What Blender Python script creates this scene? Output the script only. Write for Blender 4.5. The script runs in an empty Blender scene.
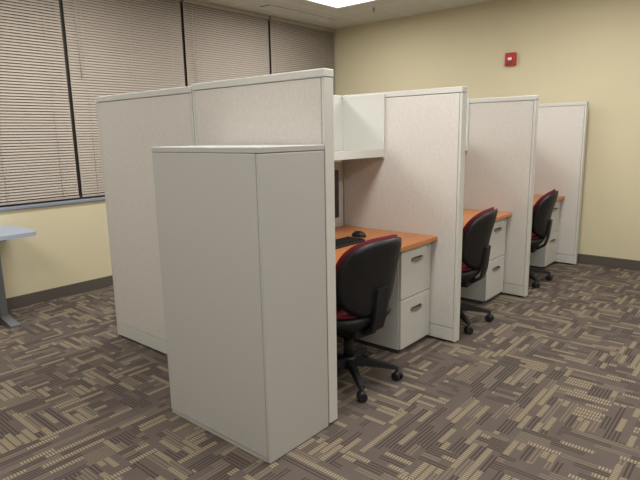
import bpy, bmesh, math, random
from mathutils import Vector, Matrix
random.seed(4)
S=bpy.context.scene
S.view_settings.view_transform='Standard'
COL=S.collection

# ---------------------------------------------------------------- materials
def lin(c):
    c=c/255.0
    return c/12.92 if c<=0.04045 else ((c+0.055)/1.055)**2.4
def rgb(r,g,b): return (lin(r),lin(g),lin(b),1)
class NT:
    def __init__(s,name):
        s.m=bpy.data.materials.new(name); s.m.use_nodes=True
        s.t=s.m.node_tree; s.b=s.t.nodes['Principled BSDF']
    def n(s,typ,**kw):
        nd=s.t.nodes.new(typ)
        for k,v in kw.items(): setattr(nd,k,v)
        return nd
    def l(s,a,b): s.t.links.new(a,b)
    def setin(s,sock,v):
        if hasattr(v,'is_output') or isinstance(v,bpy.types.NodeSocket): s.l(v,sock)
        else: sock.default_value=v
    def math(s,op,a,b=None,c=None):
        nd=s.n('ShaderNodeMath',operation=op)
        s.setin(nd.inputs[0],a)
        if b is not None: s.setin(nd.inputs[1],b)
        if c is not None: s.setin(nd.inputs[2],c)
        return nd.outputs[0]
    def mix(s,f,a,b):
        nd=s.n('ShaderNodeMix',data_type='RGBA')
        s.setin(nd.inputs[0],f); s.setin(nd.inputs[6],a); s.setin(nd.inputs[7],b)
        return nd.outputs[2]
    def mixf(s,f,a,b):
        nd=s.n('ShaderNodeMix',data_type='FLOAT')
        s.setin(nd.inputs[0],f); s.setin(nd.inputs[2],a); s.setin(nd.inputs[3],b)
        return nd.outputs[0]
    def bump(s,h,strength,dist=0.01):
        nd=s.n('ShaderNodeBump'); nd.inputs['Strength'].default_value=strength
        nd.inputs['Distance'].default_value=dist
        s.l(h,nd.inputs['Height']); s.l(nd.outputs[0],s.b.inputs['Normal'])
def mat(name,c,rough=0.5,metal=0.0,noise=0.0,nscale=30,bump=0.0,spec=0.5):
    k=NT(name); k.b.inputs['Roughness'].default_value=rough
    k.b.inputs['Metallic'].default_value=metal
    k.b.inputs['Specular IOR Level'].default_value=spec
    geo=k.n('ShaderNodeNewGeometry')
    nz=k.n('ShaderNodeTexNoise'); nz.inputs['Scale'].default_value=nscale; nz.inputs['Detail'].default_value=3
    k.l(geo.outputs['Position'],nz.inputs['Vector'])
    a=tuple(x*(1-noise) for x in c[:3])+(1,); b=tuple(min(1,x*(1+noise)) for x in c[:3])+(1,)
    k.l(k.mix(nz.outputs['Fac'],a,b),k.b.inputs['Base Color'])
    if bump: k.bump(nz.outputs['Fac'],bump,0.003)
    return k.m

M={}
M['wall']=mat('wall_paint_yellow',rgb(211,202,172),0.75,noise=0.02,nscale=4,spec=0.2)
M['base']=mat('baseboard_vinyl',rgb(88,82,76),0.6,noise=0.05)
M['metal']=mat('painted_metal_grey',rgb(183,182,179),0.42,noise=0.02,nscale=200,bump=0.05,spec=0.35)
M['ped']=mat('pedestal_metal',rgb(200,200,195),0.45,noise=0.02,nscale=200,spec=0.35)
M['trim']=mat('panel_trim',rgb(206,206,201),0.5,noise=0.02,nscale=80,spec=0.35)
M['seam']=mat('seam_dark',rgb(70,68,66),0.8)
M['black']=mat('black_plastic',rgb(28,28,32),0.5,noise=0.1,spec=0.4)
M['rubber']=mat('caster_rubber',rgb(22,22,24),0.6)
M['red']=mat('maroon_upholstery',rgb(92,32,42),0.9,noise=0.25,nscale=400,bump=0.3,spec=0.15)
M['chrome']=mat('satin_steel',rgb(175,175,175),0.35,metal=0.9)
M['bronze']=mat('window_bronze',rgb(52,46,42),0.5)
M['sill']=mat('sill_aluminium',rgb(150,158,172),0.35,metal=0.3)
M['glass']=mat('dark_glass',rgb(24,26,30),0.1)
M['alarm']=mat('alarm_red',rgb(178,28,30),0.4)
M['white']=mat('white_plastic',rgb(232,232,228),0.4)
M['table']=mat('table_laminate',rgb(168,178,194),0.4,noise=0.03,nscale=120)
M['tleg']=mat('table_leg_metal',rgb(120,122,128),0.45,metal=0.3)
M['slat']=mat('blind_slat',rgb(172,162,151),0.55,noise=0.03,nscale=6,spec=0.3)
M['cord']=mat('blind_cord',rgb(180,172,162),0.8)
M['screen']=mat('screen_black',rgb(14,14,16),0.2)

# fabric
k=NT('panel_fabric'); k.b.inputs['Roughness'].default_value=0.95; k.b.inputs['Specular IOR Level'].default_value=0.15
g=k.n('ShaderNodeNewGeometry'); n1=k.n('ShaderNodeTexNoise'); n1.inputs['Scale'].default_value=240; n1.inputs['Detail'].default_value=2
n2=k.n('ShaderNodeTexNoise'); n2.inputs['Scale'].default_value=70; n2.inputs['Detail'].default_value=4
mp=k.n('ShaderNodeMapping'); mp.inputs['Scale'].default_value=(1,1,0.5)
k.l(g.outputs['Position'],mp.inputs[0]); k.l(mp.outputs[0],n1.inputs['Vector']); k.l(mp.outputs[0],n2.inputs['Vector'])
f=k.math('ADD',k.math('MULTIPLY',n1.outputs['Fac'],0.6),k.math('MULTIPLY',n2.outputs['Fac'],0.4))
f2=k.math('MULTIPLY_ADD',f,2.4,-0.7); f2n=f2.node; f2n.use_clamp=True
k.l(k.mix(f2,rgb(200,196,190),rgb(219,215,209)),k.b.inputs['Base Color'])
k.bump(n1.outputs['Fac'],0.25,0.002); M['fabric']=k.m

# wood laminate
k=NT('wood_laminate'); k.b.inputs['Roughness'].default_value=0.38
g=k.n('ShaderNodeNewGeometry'); mp=k.n('ShaderNodeMapping'); mp.inputs['Scale'].default_value=(1.5,22,22)
n1=k.n('ShaderNodeTexNoise'); n1.inputs['Scale'].default_value=3; n1.inputs['Detail'].default_value=5
k.l(g.outputs['Position'],mp.inputs[0]); k.l(mp.outputs[0],n1.inputs['Vector'])
k.l(k.mix(n1.outputs['Fac'],rgb(168,102,56),rgb(206,140,88)),k.b.inputs['Base Color']); M['wood']=k.m

# carpet
k=NT('carpet'); k.b.inputs['Roughness'].default_value=1.0; k.b.inputs['Specular IOR Level'].default_value=0.05
g=k.n('ShaderNodeNewGeometry'); sp=k.n('ShaderNodeSeparateXYZ'); k.l(g.outputs['Position'],sp.inputs[0])
X,Y=sp.outputs[0],sp.outputs[1]
def wn(a,b,c=0.0):
    cb=k.n('ShaderNodeCombineXYZ'); k.setin(cb.inputs[0],a); k.setin(cb.inputs[1],b); k.setin(cb.inputs[2],c)
    w=k.n('ShaderNodeTexWhiteNoise',noise_dimensions='3D'); k.l(cb.outputs[0],w.inputs['Vector']); return w.outputs['Value']
CS=0.14
cx_=k.math('FLOOR',k.math('DIVIDE',X,CS)); cy_=k.math('FLOOR',k.math('DIVIDE',Y,CS))
h=wn(cx_,cy_,0.3)
sw=k.math('GREATER_THAN',h,0.5)
u=k.mixf(sw,X,Y); v=k.mixf(sw,Y,X)
SW=0.035
si=k.math('FLOOR',k.math('DIVIDE',v,SW)); fv=k.math('FRACT',k.math('DIVIDE',v,SW))
seg=k.math('FLOOR',k.math('DIVIDE',k.math('ADD',u,k.math('MULTIPLY',wn(si,sw,2.7),0.4)),0.15))
r1=wn(si,seg,k.math('ADD',k.math('MULTIPLY',sw,5.0),1.1))
tick=k.math('LESS_THAN',k.math('FRACT',k.math('DIVIDE',u,0.014)),0.62)
band=k.math('MULTIPLY',k.math('GREATER_THAN',fv,0.12),k.math('LESS_THAN',fv,0.88))
line=k.math('LESS_THAN',k.math('FRACT',k.math('MULTIPLY',fv,2.0)),0.5)
isA=k.math('MULTIPLY',k.math('LESS_THAN',r1,0.27),k.math('MULTIPLY',tick,band))
isB=k.math('MULTIPLY',k.math('MULTIPLY',k.math('GREATER_THAN',r1,0.27),k.math('LESS_THAN',r1,0.43)),line)
isD=k.math('MULTIPLY',k.math('GREATER_THAN',r1,0.70),k.math('MULTIPLY',line,1.0))
nz=k.n('ShaderNodeTexNoise'); nz.inputs['Scale'].default_value=350; nz.inputs['Detail'].default_value=2; k.l(g.outputs['Position'],nz.inputs['Vector'])
nb=k.n('ShaderNodeTexNoise'); nb.inputs['Scale'].default_value=9; k.l(g.outputs['Position'],nb.inputs['Vector'])
base=k.mix(nb.outputs['Fac'],rgb(98,89,84),rgb(110,100,94))
c=k.mix(isD,base,rgb(78,70,66)); c=k.mix(isB,c,rgb(128,117,103)); c=k.mix(isA,c,rgb(160,147,121))
c=k.mix(k.math('MULTIPLY',nz.outputs['Fac'],0.35),c,rgb(60,53,48))
k.l(c,k.b.inputs['Base Color']); k.bump(nz.outputs['Fac'],0.5,0.004); M['carpet']=k.m

# ceiling tiles
k=NT('ceiling_tile'); k.b.inputs['Roughness'].default_value=0.95; k.b.inputs['Specular IOR Level'].default_value=0.1
g=k.n('ShaderNodeNewGeometry'); sp=k.n('ShaderNodeSeparateXYZ'); k.l(g.outputs['Position'],sp.inputs[0])
gx=k.math('LESS_THAN',k.math('FRACT',k.math('DIVIDE',k.math('ADD',sp.outputs[0],20.05),0.61)),0.03)
gy=k.math('LESS_THAN',k.math('FRACT',k.math('DIVIDE',k.math('ADD',sp.outputs[1],20.0),0.61)),0.03)
gg=k.math('MAXIMUM',gx,gy)
nz=k.n('ShaderNodeTexNoise'); nz.inputs['Scale'].default_value=90; k.l(g.outputs['Position'],nz.inputs['Vector'])
k.l(k.mix(gg,k.mix(nz.outputs['Fac'],rgb(198,195,186),rgb(216,213,204)),rgb(222,220,212)),k.b.inputs['Base Color']); M['ceil']=k.m

def emis(name,c,s):
    k=NT(name); k.b.inputs['Base Color'].default_value=c
    k.b.inputs['Emission Color'].default_value=c; k.b.inputs['Emission Strength'].default_value=s; return k.m
M['diff']=emis('light_diffuser',(1,0.97,0.92,1),3.0)

# ---------------------------------------------------------------- helpers
def empty(name,loc=(0,0,0),rot=0):
    o=bpy.data.objects.new(name,None); COL.objects.link(o); o.location=loc; o.rotation_euler=(0,0,rot); return o
def finish(bm,name,m,parent=None,smooth=False):
    me=bpy.data.meshes.new(name); bmesh.ops.recalc_face_normals(bm,faces=bm.faces); bm.to_mesh(me); bm.free()
    for mm in (m if isinstance(m,list) else [m]): me.materials.append(M[mm])
    if smooth:
        for p in me.polygons: p.use_smooth=True
    o=bpy.data.objects.new(name,me); COL.objects.link(o)
    if parent: o.parent=parent
    return o
def addbox(bm,a,b,bev=0.0,mi=0,seg=2):
    a,b=Vector(a),Vector(b)
    r=bmesh.ops.create_cube(bm,size=1)
    for v in r['verts']: v.co=Vector([(a[i]+b[i])/2+v.co[i]*(b[i]-a[i]) for i in range(3)])
    fs=set(f for v in r['verts'] for f in v.link_faces)
    for f in fs: f.material_index=mi
    if bev>0:
        es=list(set(e for f in fs for e in f.edges))
        bmesh.ops.bevel(bm,geom=es,offset=bev,segments=seg,affect='EDGES',profile=0.5,material=mi)
def box(name,a,b,m,parent=None,bev=0.0):
    bm=bmesh.new(); addbox(bm,a,b,bev); return finish(bm,name,m,parent)
def cyl(name,p0,p1,r0,r1,m,parent=None,seg=20,bev=0):
    p0,p1=Vector(p0),Vector(p1); bm=bmesh.new(); d=p1-p0
    bmesh.ops.create_cone(bm,cap_ends=True,segments=seg,radius1=r0,radius2=r1,depth=d.length)
    q=Vector((0,0,1)).rotation_difference(d.normalized()).to_matrix().to_4x4()
    bmesh.ops.transform(bm,matrix=Matrix.Translation((p0+p1)/2)@q,verts=bm.verts)
    o=finish(bm,name,m,parent)
    for p in o.data.polygons: p.use_smooth=len(p.vertices)==4
    return o

# ---------------------------------------------------------------- room
XW,YW,HC=6.30,5.01,2.90
XL,YF=-3.2,-3.2
box('floor',(XL-.1,YF-.1,-0.1),(XW+.1,YW+.25,0),'carpet')
box('ceiling',(XL-.1,YF-.1,HC),(XW+.1,YW+.25,HC+.1),'ceil')
box('wall_right',(XW,YF-.1,0),(XW+.1,YW+.25,HC),'wall')
box('wall_left',(XL-.1,YF-.1,0),(XL,YW+.25,HC),'wall')
box('wall_front',(XL,YF-.1,0),(XW,YF,HC),'wall')
ZS=0.885
bm=bmesh.new()
addbox(bm,(XL,YW,0),(XW,YW+.15,ZS))
addbox(bm,(XL,YW,ZS),(-1.50,YW+.15,HC))
finish(bm,'wall_back','wall')
box('baseboard_back',(XL,YW-.012,0),(XW-.013,YW-.0005,0.105),'base',bev=.003)
box('baseboard_right',(XW-.012,YF,0),(XW-.0005,YW,0.105),'base',bev=.003)
box('baseboard_left',(XL+.0005,YF,0),(XL+.012,YW-.013,0.105),'base',bev=.003)
box('baseboard_front',(XL+.013,YF+.0005,0),(XW-.013,YF+.012,0.105),'base',bev=.003)
# windows with blinds
edges=[-1.45,-0.16,1.13,2.42,3.71,5.00,6.295]
for i in range(6):
    a,b=edges[i],edges[i+1]
    w=empty('window_%d'%(i+1))
    bm=bmesh.new()
    addbox(bm,(a,YW+.06,ZS),(a+.03,YW+.14,HC)); addbox(bm,(b-.03,YW+.06,ZS),(b-.0005,YW+.14,HC))
    addbox(bm,(a+.03,YW+.06,ZS),(b-.03,YW+.14,ZS+.05)); addbox(bm,(a+.03,YW+.06,HC-.05),(b-.03,YW+.14,HC-.001))
    finish(bm,'frame','bronze',w)
    box('glass',(a+.03,YW+.10,ZS+.05),(b-.03,YW+.108,HC-.05),'glass',w)
    bl=empty('window_blind')
    a2,b2=a+.017,b-.017
    box('headrail',(a2,YW+.005,HC-.05),(b2,YW+.05,HC-.002),'slat',bl,.003)
    bm=bmesh.new(); z=HC-.065; yc=YW+.028
    tilt=math.radians(58 if i<3 else 63); w2=.0135
    while z>ZS+.05:
        pts=[]
        for s in (-1,0,1):
            yy=s*w2*math.cos(tilt); zz=s*w2*math.sin(tilt)
            cu=.002 if s==0 else 0
            pts.append((yc+yy-cu*math.sin(tilt),z+zz+cu*math.cos(tilt)))
        vs=[[bm.verts.new((xx,p[0],p[1])) for p in pts] for xx in (a2,b2)]
        for j in range(2): bm.faces.new((vs[0][j],vs[1][j],vs[1][j+1],vs[0][j+1]))
        z-=.0245
    o=finish(bm,'slats','slat',bl,True)
    box('bottom_rail',(a2,YW+.015,ZS+.022),(b2,YW+.04,ZS+.042),'slat',bl,.003)
    for q in (.12,.5,.88):
        xx=a2+(b2-a2)*q
        cyl('ladder_cord',(xx,YW+.012,ZS+.03),(xx,YW+.012,HC-.04),.0014,.0014,'cord',bl,6)
    cyl('tilt_wand',(a2+.10,YW+.004,HC-.9),(a2+.10,YW+.004,HC-.06),.004,.004,'cord',bl,8)
box('trim_sill',(-1.5,YW-.02,ZS-.022),(XW-.002,YW+.06,ZS+.006),'sill',bev=.004)

# ceiling fixtures
def troffer(x0,y0,x1,y1):
    e=empty('ceiling_light')
    bm=bmesh.new(); z0,z1=HC-.018,HC-.001
    addbox(bm,(x0,y0,z0),(x1,y0+.03,z1)); addbox(bm,(x0,y1-.03,z0),(x1,y1,z1))
    addbox(bm,(x0,y0+.03,z0),(x0+.03,y1-.03,z1)); addbox(bm,(x1-.03,y0+.03,z0),(x1,y1-.03,z1))
    finish(bm,'frame','white',e)
    box('diffuser',(x0+.03,y0+.03,HC-.012),(x1-.03,y1-.03,HC-.004),'diff',e)
    L=bpy.data.lights.new('lamp','AREA'); L.shape='RECTANGLE'; L.size=x1-x0-.08; L.size_y=y1-y0-.08
    L.energy=LE; L.color=(1,0.975,0.935)
    o=bpy.data.objects.new('lamp',L); COL.objects.link(o); o.parent=e; o.location=((x0+x1)/2,(y0+y1)/2,HC-.03)
LE=31.5
for xa in (4.03,1.59,-.85):
    for yb in (4.16,1.72,-.72):
        troffer(xa,yb-.61,xa+1.22,yb)
e=empty('ceiling_vent')
bm=bmesh.new()
for j in range(5): addbox(bm,(4.6,4.62+j*.035,HC-.012),(5.8,4.635+j*.035,HC-.001))
finish(bm,'louvers','white',e)
box('plenum',(4.6,4.62,HC-.004),(5.8,4.775,HC-.0005),'seam',e)
e=empty('fire_sprinkler')
cyl('escutcheon',(5.55,3.85,HC-.008),(5.55,3.85,HC-.0005),.035,.035,'white',e,24)
cyl('body',(5.55,3.85,HC-.05),(5.55,3.85,HC-.008),.010,.012,'chrome',e,12)
cyl('deflector',(5.55,3.85,HC-.055),(5.55,3.85,HC-.05),.022,.022,'chrome',e,16)

# fire alarm
e=empty('fire_alarm_strobe')
x=XW-.001; y=2.48; z=2.245
box('housing',(x-.045,y-.06,z-.070),(x,y+.06,z+.070),'alarm',e,.008)
box('strobe_lens',(x-.058,y-.022,z-.012),(x-.044,y+.022,z+.018),'white',e,.006)
bm=bmesh.new()
for j in range(4): addbox(bm,(x-.047,y-.035,z-.055+j*.009),(x-.044,y+.035,z-.051+j*.009))
finish(bm,'horn_grille','seam',e)

# ---------------------------------------------------------------- partitions
HP=1.734; T=.068
def partition(axis,c0,s0,s1,h=HP):
    e=empty('cubicle_partition')
    def B(n,t0,t1,a,b,z0,z1,m,bev=0):
        if axis=='x': return box(n,(c0+t0,a,z0),(c0+t1,b,z1),m,e,bev)
        return box(n,(a,c0+t0,z0),(b,c0+t1,z1),m,e,bev)
    B('core',.012,T-.012,s0+.004,s1-.004,.012,h-.02,'seam')
    B('top_cap',-.002,T+.002,s0-.001,s1+.001,h-.036,h,'trim',.004)
    for nm,a,b in (('end_post',s0,s0+.018),('end_post',s1-.018,s1)):
        B(nm,.001,T-.001,a,b,.012,h-.038,'trim',.003)
    B('kick_plate',.002,T-.002,s0+.020,s1-.020,.015,.108,'trim',.003)
    B('fabric_tile',.001,.014,s0+.0205,s1-.0205,.1115,h-.039,'fabric',.003)
    B('fabric_tile',T-.014,T-.001,s0+.0205,s1-.0205,.1115,h-.039,'fabric',.003)
    for q in (s0+.06,s1-.06):
        p=(c0+T/2,q) if axis=='x' else (q,c0+T/2)
        cyl('leveler_foot',(p[0],p[1],0),(p[0],p[1],.016),.018,.018,'seam',e,12)
    return e
X0,X2,X3,X4=1.927,3.302,4.645,6.141
YE,YJ,YL=1.606,2.573,3.651
partition('x',X0,YE,YJ-.003,HP+.006)
partition('x',X0,YJ+.003,YL,HP-.004)
for xx in (X2,X3,X4):
    partition('x',xx,YE,YJ-.003)
    partition('x',xx,YJ+T+.003,YL)
prev=X0
for xx in (X2,X3,X4):
    partition('y',YJ,prev+T+.003,xx-.003)
    prev=xx

# ---------------------------------------------------------------- desks etc
def desk(xa,xb):
    e=empty('cubicle_desk')
    bm=bmesh.new(); addbox(bm,(xa,1.76,.72),(xb,YJ-.004,.75),.004); finish(bm,'worksurface','wood',e)
    box('edge_band',(xa,1.757,.722),(xb,1.7605,.748),'wood',e,.001)
    for q in (xa+.002,):
        bm=bmesh.new()
        pr=[(YJ-.006,.72),(2.20,.72),(2.20,.70),(YJ-.05,.60),(YJ-.006,.60)]
        f1=[bm.verts.new((q,p[0],p[1])) for p in pr]; f2=[bm.verts.new((q+.006,p[0],p[1])) for p in pr]
        bm.faces.new(f1); bm.faces.new(f2)
        for j in range(5): bm.faces.new((f1[j],f1[(j+1)%5],f2[(j+1)%5],f2[j]))
        finish(bm,'bracket','trim',e)
    return e
def pedestal(xa,xb):
    e=empty('drawer_pedestal')
    y0,y1=1.80,2.40
    box('carcass',(xa,y0+.02,.03),(xb,y1,.717),'ped',e,.003)
    box('plinth',(xa+.01,y0+.03,0),(xb-.01,y1-.01,.03),'seam',e)
    for z0,z1 in ((.035,.372),(.378,.714)):
        box('drawer_front',(xa+.002,y0,z0),(xb-.002,y0+.019,z1),'ped',e,.004)
        zc=z1-.085; xm=(xa+xb)/2
        bm=bmesh.new(); n=12; ring=[]
        for j in range(n+1):
            t=j/n; px=xm-.065+.13*t; py=y0-.03*math.sin(math.pi*t)**.5 if 0<t<1 else y0+.002
            ring.append([bm.verts.new((px,py+dy,zc+dz)) for dy,dz in ((-.004,-.007),(.004,-.007),(.004,.007),(-.004,.007))])
        for j in range(n):
            for q in range(4): bm.faces.new((ring[j][q],ring[j+1][q],ring[j+1][(q+1)%4],ring[j][(q+1)%4]))
        finish(bm,'pull_handle','chrome',e)
        box('pull_recess',(xm-.07,y0-.001,zc-.012),(xm+.07,y0+.001,zc+.010),'seam',e)
    cyl('lock',(xb-.04,y0-.003,.685),(xb-.04,y0+.002,.685),.009,.009,'chrome',e,16)
def shelf(xa,xb):
    e=empty('overhead_shelf')
    ya,yb=2.19,YJ-.004
    box('shelf_board',(xa+.014,ya+.004,1.30),(xb-.014,yb,1.325),'trim',e,.003)
    box('front_lip',(xa+.014,ya,1.285),(xb-.014,ya+.0035,1.34),'trim',e,.001)
    for q in (xa,xb-.013):
        box('end_panel',(q,ya,1.27),(q+.013,yb,1.725),'trim',e,.004)
    box('back_panel',(xa+.014,yb-.012,1.326),(xb-.014,yb,1.70),'trim',e,.002)
    box('task_light',(xa+.3,ya+.12,1.262),(xb-.35,ya+.24,1.299),'trim',e,.006)
bays=[(X0+T,X2),(X2+T,X3),(X3+T,X4)]
for a,b in bays:
    desk(a+.004,b-.004); pedestal(b-.395,b-.012); shelf(a+.004,b-.004)
def monitor(x,y):
    e=empty('computer_monitor')
    box('housing',(x-.25,y,.86),(x+.25,y+.035,1.20),'black',e,.008)
    box('screen',(x-.235,y-.002,.88),(x+.235,y+.001,1.185),'screen',e)
    box('stand_neck',(x-.03,y+.03,.77),(x+.03,y+.05,1.0),'black',e,.005)
    box('stand_base',(x-.12,y-.05,.7505),(x+.12,y+.12,.77),'black',e,.006)
def keyboard(x,y):
    e=empty('computer_keyboard')
    box('tray',(x-.22,y-.07,.7505),(x+.22,y+.075,.766),'black',e,.005)
    bm=bmesh.new()
    for r in range(5):
        for c_ in range(18):
            addbox(bm,(x-.21+c_*.0235,y-.06+r*.026,.766),(x-.21+c_*.0235+.019,y-.06+r*.026+.021,.773))
    finish(bm,'keys','black',e)
def mouse(x,y):
    bm=bmesh.new(); bmesh.ops.create_uvsphere(bm,u_segments=20,v_segments=12,radius=1)
    for v in bm.verts:
        v.co=Vector((v.co.x*.034*(1+.12*v.co.y),v.co.y*.058,max(v.co.z,-.1)*.036))+Vector((x,y,.7545))
    e=empty('computer_mouse'); finish(bm,'body','black',e,True)
    box('scroll_wheel',(x-.004,y+.018,.782),(x+.004,y+.036,.791),'chrome',e,.002)
monitor(2.78,2.40); keyboard(2.64,2.12); mouse(2.98,2.19)
monitor(4.10,2.40); keyboard(3.95,2.14); mouse(4.27,2.12)
monitor(5.5,2.40); keyboard(5.35,2.14)

# ---------------------------------------------------------------- storage cabinet
e=empty('storage_cabinet')
cx0,cx1,cy0,cy1,ch=1.508,1.921,1.606,2.361,1.405
box('body',(cx0,cy0+.018,.02),(cx1,cy1,ch-.026),'metal',e,.003)
box('plinth',(cx0+.004,cy0+.022,0),(cx1-.004,cy1-.004,.02),'metal',e)
box('top_panel',(cx0-.001,cy0,ch-.0245),(cx1,cy1+.001,ch),'metal',e,.003)
box('door',(cx0+.001,cy0,.003),(cx1-.001,cy0+.0165,ch-.027),'metal',e,.003)

# ---------------------------------------------------------------- office chairs
def chair(x,y,rot,legrot):
    e=empty('office_chair',(x,y,0),rot)
    for i in range(5):
        a=legrot-rot+i*math.tau/5; d=Vector((math.cos(a),math.sin(a),0)); p=Vector((-d.y,d.x,0))
        bm=bmesh.new(); secs=[]
        for t,zc,w,hh in ((.03,.115,.03,.03),(.12,.112,.026,.026),(.22,.095,.021,.020),(.295,.078,.018,.014)):
            cpt=d*t+Vector((0,0,zc))
            secs.append([bm.verts.new(cpt+p*sx*w+Vector((0,0,sz*hh))) for sx,sz in ((-1,-.8),(1,-.8),(.7,.8),(-.7,.8))])
        for s in range(3):
            for q in range(4): bm.faces.new((secs[s][q],secs[s+1][q],secs[s+1][(q+1)%4],secs[s][(q+1)%4]))
        bm.faces.new(secs[0]); bm.faces.new(secs[-1])
        bmesh.ops.bevel(bm,geom=list(bm.edges),offset=.004,segments=2,affect='EDGES')
        finish(bm,'base_leg_%d'%(i+1),'black',e)
        cpt=d*.29; ca=a+.9*i; dd=Vector((math.cos(ca),math.sin(ca),0))
        for s in (-1,1):
            c1=cpt+dd*s*.008+Vector((0,0,.028)); c2=cpt+dd*s*.026+Vector((0,0,.028))
            cyl('caster_wheel',c1,c2,.028,.025,'rubber',e,20)
        cyl('caster_stem',cpt+Vector((0,0,.028)),cpt+Vector((0,0,.085)),.009,.009,'black',e,10)
        bm=bmesh.new(); bmesh.ops.create_uvsphere(bm,u_segments=14,v_segments=8,radius=.026)
        for v in bm.verts: v.co.z=max(v.co.z,0)*1.1
        bmesh.ops.translate(bm,vec=cpt+Vector((0,0,.034)),verts=bm.verts)
        finish(bm,'caster_hood','black',e,True)
    cyl('hub',(0,0,.08),(0,0,.15),.045,.04,'black',e,24)
    cyl('gas_column_cover',(0,0,.15),(0,0,.27),.032,.028,'black',e,24)
    cyl('gas_column',(0,0,.27),(0,0,.32),.018,.018,'chrome',e,16)
    box('tilt_mechanism',(-.09,-.15,.305),(.09,.12,.375),'black',e,.015)
    cyl('lever',(.07,.02,.345),(.23,.04,.34),.006,.008,'black',e,10)
    def pad(name,z,a,b,hh,m,cy,dish,n=3.0,under=1.0):
        bm=bmesh.new(); N=40; rings=[]
        prof=[(0.0,-1),(.5,-1),(.78,-.75),(.97,-.1),(1.0,.35),(.95,.8),(.75,1),(.4,1.0),(0.0,1)]
        for rr,zz in prof:
            ring=[]
            zz2=zz*under if zz<0 else zz
            if rr==0:
                rings.append([bm.verts.new((0,cy,z+zz2*hh-(dish if zz>0 else 0)))]); continue
            for j in range(N):
                th=j*math.tau/N; cs,sn=math.cos(th),math.sin(th)
                k_=(abs(cs)**n+abs(sn)**n)**(-1/n)
                px,py=cs*k_*a*rr,sn*k_*b*rr
                wf=-.035*max(0,(py/b-.45))**1.5*2
                zd=-dish*(1-rr) if zz>0 else 0
                rear=.03*max(0,-py/b-.6)
                ring.append(bm.verts.new((px,cy+py,z+zz2*hh+zd+wf+rear)))
            rings.append(ring)
        for r_ in range(len(rings)-1):
            A,B=rings[r_],rings[r_+1]
            for j in range(N):
                j2=(j+1)%N
                if len(A)==1: bm.faces.new((A[0],B[j2],B[j]))
                elif len(B)==1: bm.faces.new((A[j],A[j2],B[0]))
                else: bm.faces.new((A[j],A[j2],B[j2],B[j]))
        return finish(bm,name,m,e,True)
    pad('seat_pan',.415,.240,.232,.036,'black',.015,0,under=2.0)
    pad('seat_cushion',.454,.232,.224,.020,'red',.018,.012)
    def backpiece(name,m,off,th,W,z0,z1,grow):
        bm=bmesh.new(); NU,NV=20,16; F=[];B=[]
        for side,lst in ((0,F),(1,B)):
            for iv in range(NV+1):
                t=iv/NV*2-1; row=[]
                for iu in range(NU+1):
                    s=iu/NU*2-1
                    n_=2.7
                    k_=1.0
                    mx=max(abs(s),abs(t))
                    if mx>1e-6:
                        k_=mx/((abs(s)**n_+abs(t)**n_)**(1/n_))
                    ss,tt=s*k_,t*k_
                    z=(z0+z1)/2+tt*(z1-z0)/2
                    wz=1.0+.03*tt-.10*max(0,-tt)**2
                    ang=ss*.78
                    R=W/math.sin(.78)
                    px=R*math.sin(ang)*wz; fy=R*(1-math.cos(ang))*.95
                    tl=(z-z0)/(z1-z0)
                    yb=-.205-.085*tl+.02*math.sin(tl*math.pi)
                    rim=1-max(abs(s),abs(t))**6
                    yy=yb+fy+off+(th*.5*rim*(1 if side==0 else -1))
                    row.append(bm.verts.new((px*grow,yy,z)))
                lst.append(row)
        for lst,fl in ((F,0),(B,1)):
            for iv in range(NV):
                for iu in range(NU):
                    q=(lst[iv][iu],lst[iv][iu+1],lst[iv+1][iu+1],lst[iv+1][iu])
                    bm.faces.new(q if not fl else q[::-1])
        bmesh.ops.remove_doubles(bm,verts=bm.verts,dist=1e-5)
        return finish(bm,name,m,e,True)
    backpiece('back_shell','black',-.016,.040,.246,.450,.898,1.0)
    backpiece('back_cushion','red',.012,.052,.241,.470,.910,1.0)
    path=[(-.06,.345),(-.17,.345),(-.225,.38),(-.245,.45),(-.255,.55),(-.262,.62)]
    bm=bmesh.new(); rr=[]
    for j,(py,pz) in enumerate(path):
        a=path[max(0,j-1)]; b=path[min(len(path)-1,j+1)]
        tx,tz=b[0]-a[0],b[1]-a[1]; L_=math.hypot(tx,tz); nx,nz_=-tz/L_,tx/L_
        rr.append([bm.verts.new((sx*.045,py+nx*.010*sn,pz+nz_*.010*sn)) for sx,sn in ((-1,-1),(1,-1),(1,1),(-1,1))])
    for j in range(len(path)-1):
        for q in range(4): bm.faces.new((rr[j][q],rr[j+1][q],rr[j+1][(q+1)%4],rr[j][(q+1)%4]))
    bm.faces.new(rr[0]); bm.faces.new(rr[-1])
    finish(bm,'back_support_bar','black',e)
    return e
chair(2.42,1.86,math.radians(-7),math.radians(232))
chair(3.73,1.85,math.radians(7),math.radians(232))
chair(5.20,1.87,math.radians(8),math.radians(232))

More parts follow.
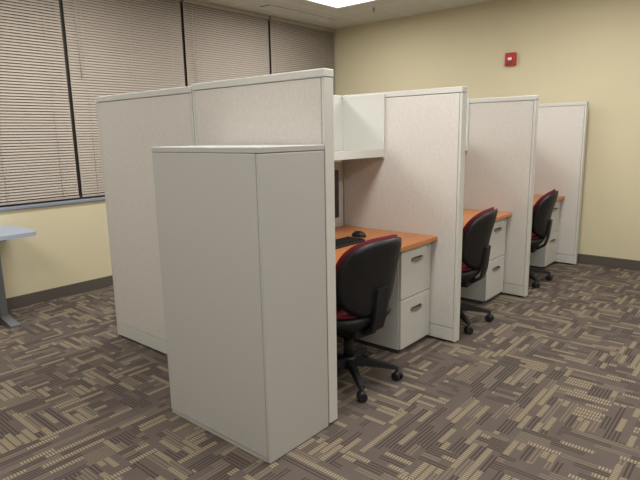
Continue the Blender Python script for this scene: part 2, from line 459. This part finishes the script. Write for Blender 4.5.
# ---------------------------------------------------------------- side table
e=empty('folding_table')
bm=bmesh.new()
tx0,tx1,ty0,ty1=.2,1.76,4.42,4.97; r=.06; pts=[]
for cxx,cyy,a0 in ((tx1-r,ty0+r,-90),(tx1-r,ty1-r,0),(tx0+r,ty1-r,90),(tx0+r,ty0+r,180)):
    for j in range(7):
        a=math.radians(a0+j*15); pts.append((cxx+r*math.cos(a),cyy+r*math.sin(a)))
lo=[bm.verts.new((p[0],p[1],.71)) for p in pts]; hi=[bm.verts.new((p[0],p[1],.742)) for p in pts]
bm.faces.new(lo); bm.faces.new(hi)
for j in range(len(pts)): bm.faces.new((lo[j],lo[(j+1)%len(pts)],hi[(j+1)%len(pts)],hi[j]))
finish(bm,'tabletop','table',e)
for xx in (.42,1.52):
    box('leg_column',(xx-.03,4.67,.04),(xx+.03,4.73,.69),'tleg',e,.01)
    bm=bmesh.new()
    prof=[(4.46,.0),(4.94,.0),(4.94,.02),(4.74,.055),(4.66,.055),(4.46,.02)]
    A=[bm.verts.new((xx-.035,p[0],p[1])) for p in prof]; B=[bm.verts.new((xx+.035,p[0],p[1])) for p in prof]
    bm.faces.new(A); bm.faces.new(B)
    for j in range(6): bm.faces.new((A[j],A[(j+1)%6],B[(j+1)%6],B[j]))
    finish(bm,'leg_foot','tleg',e)
    box('leg_top_plate',(xx-.03,4.50,.69),(xx+.03,4.90,.71),'tleg',e,.004)
box('cross_beam',(.45,4.68,.61),(1.49,4.72,.67),'tleg',e,.005)

# ---------------------------------------------------------------- world & camera
w=bpy.data.worlds.new('world'); S.world=w; w.use_nodes=True
w.node_tree.nodes['Background'].inputs[0].default_value=(.02,.025,.035,1)
yaw,pit,rol,f=math.radians(40.516),math.radians(11.034),math.radians(1.068),540.95
F=Vector((math.cos(pit)*math.cos(yaw),math.cos(pit)*math.sin(yaw),-math.sin(pit)))
R=F.cross(Vector((0,0,1))).normalized(); D=F.cross(R)
R2=math.cos(rol)*R+math.sin(rol)*D; D2=-math.sin(rol)*R+math.cos(rol)*D
mm=Matrix((R2,-D2,-F)).transposed().to_4x4(); mm.translation=(0,0,1.45)
cd=bpy.data.cameras.new('camera'); co=bpy.data.objects.new('camera',cd); COL.objects.link(co)
co.matrix_world=mm; cd.sensor_width=36; cd.sensor_fit='HORIZONTAL'; cd.lens=f/640*36; cd.clip_start=.05
S.camera=co
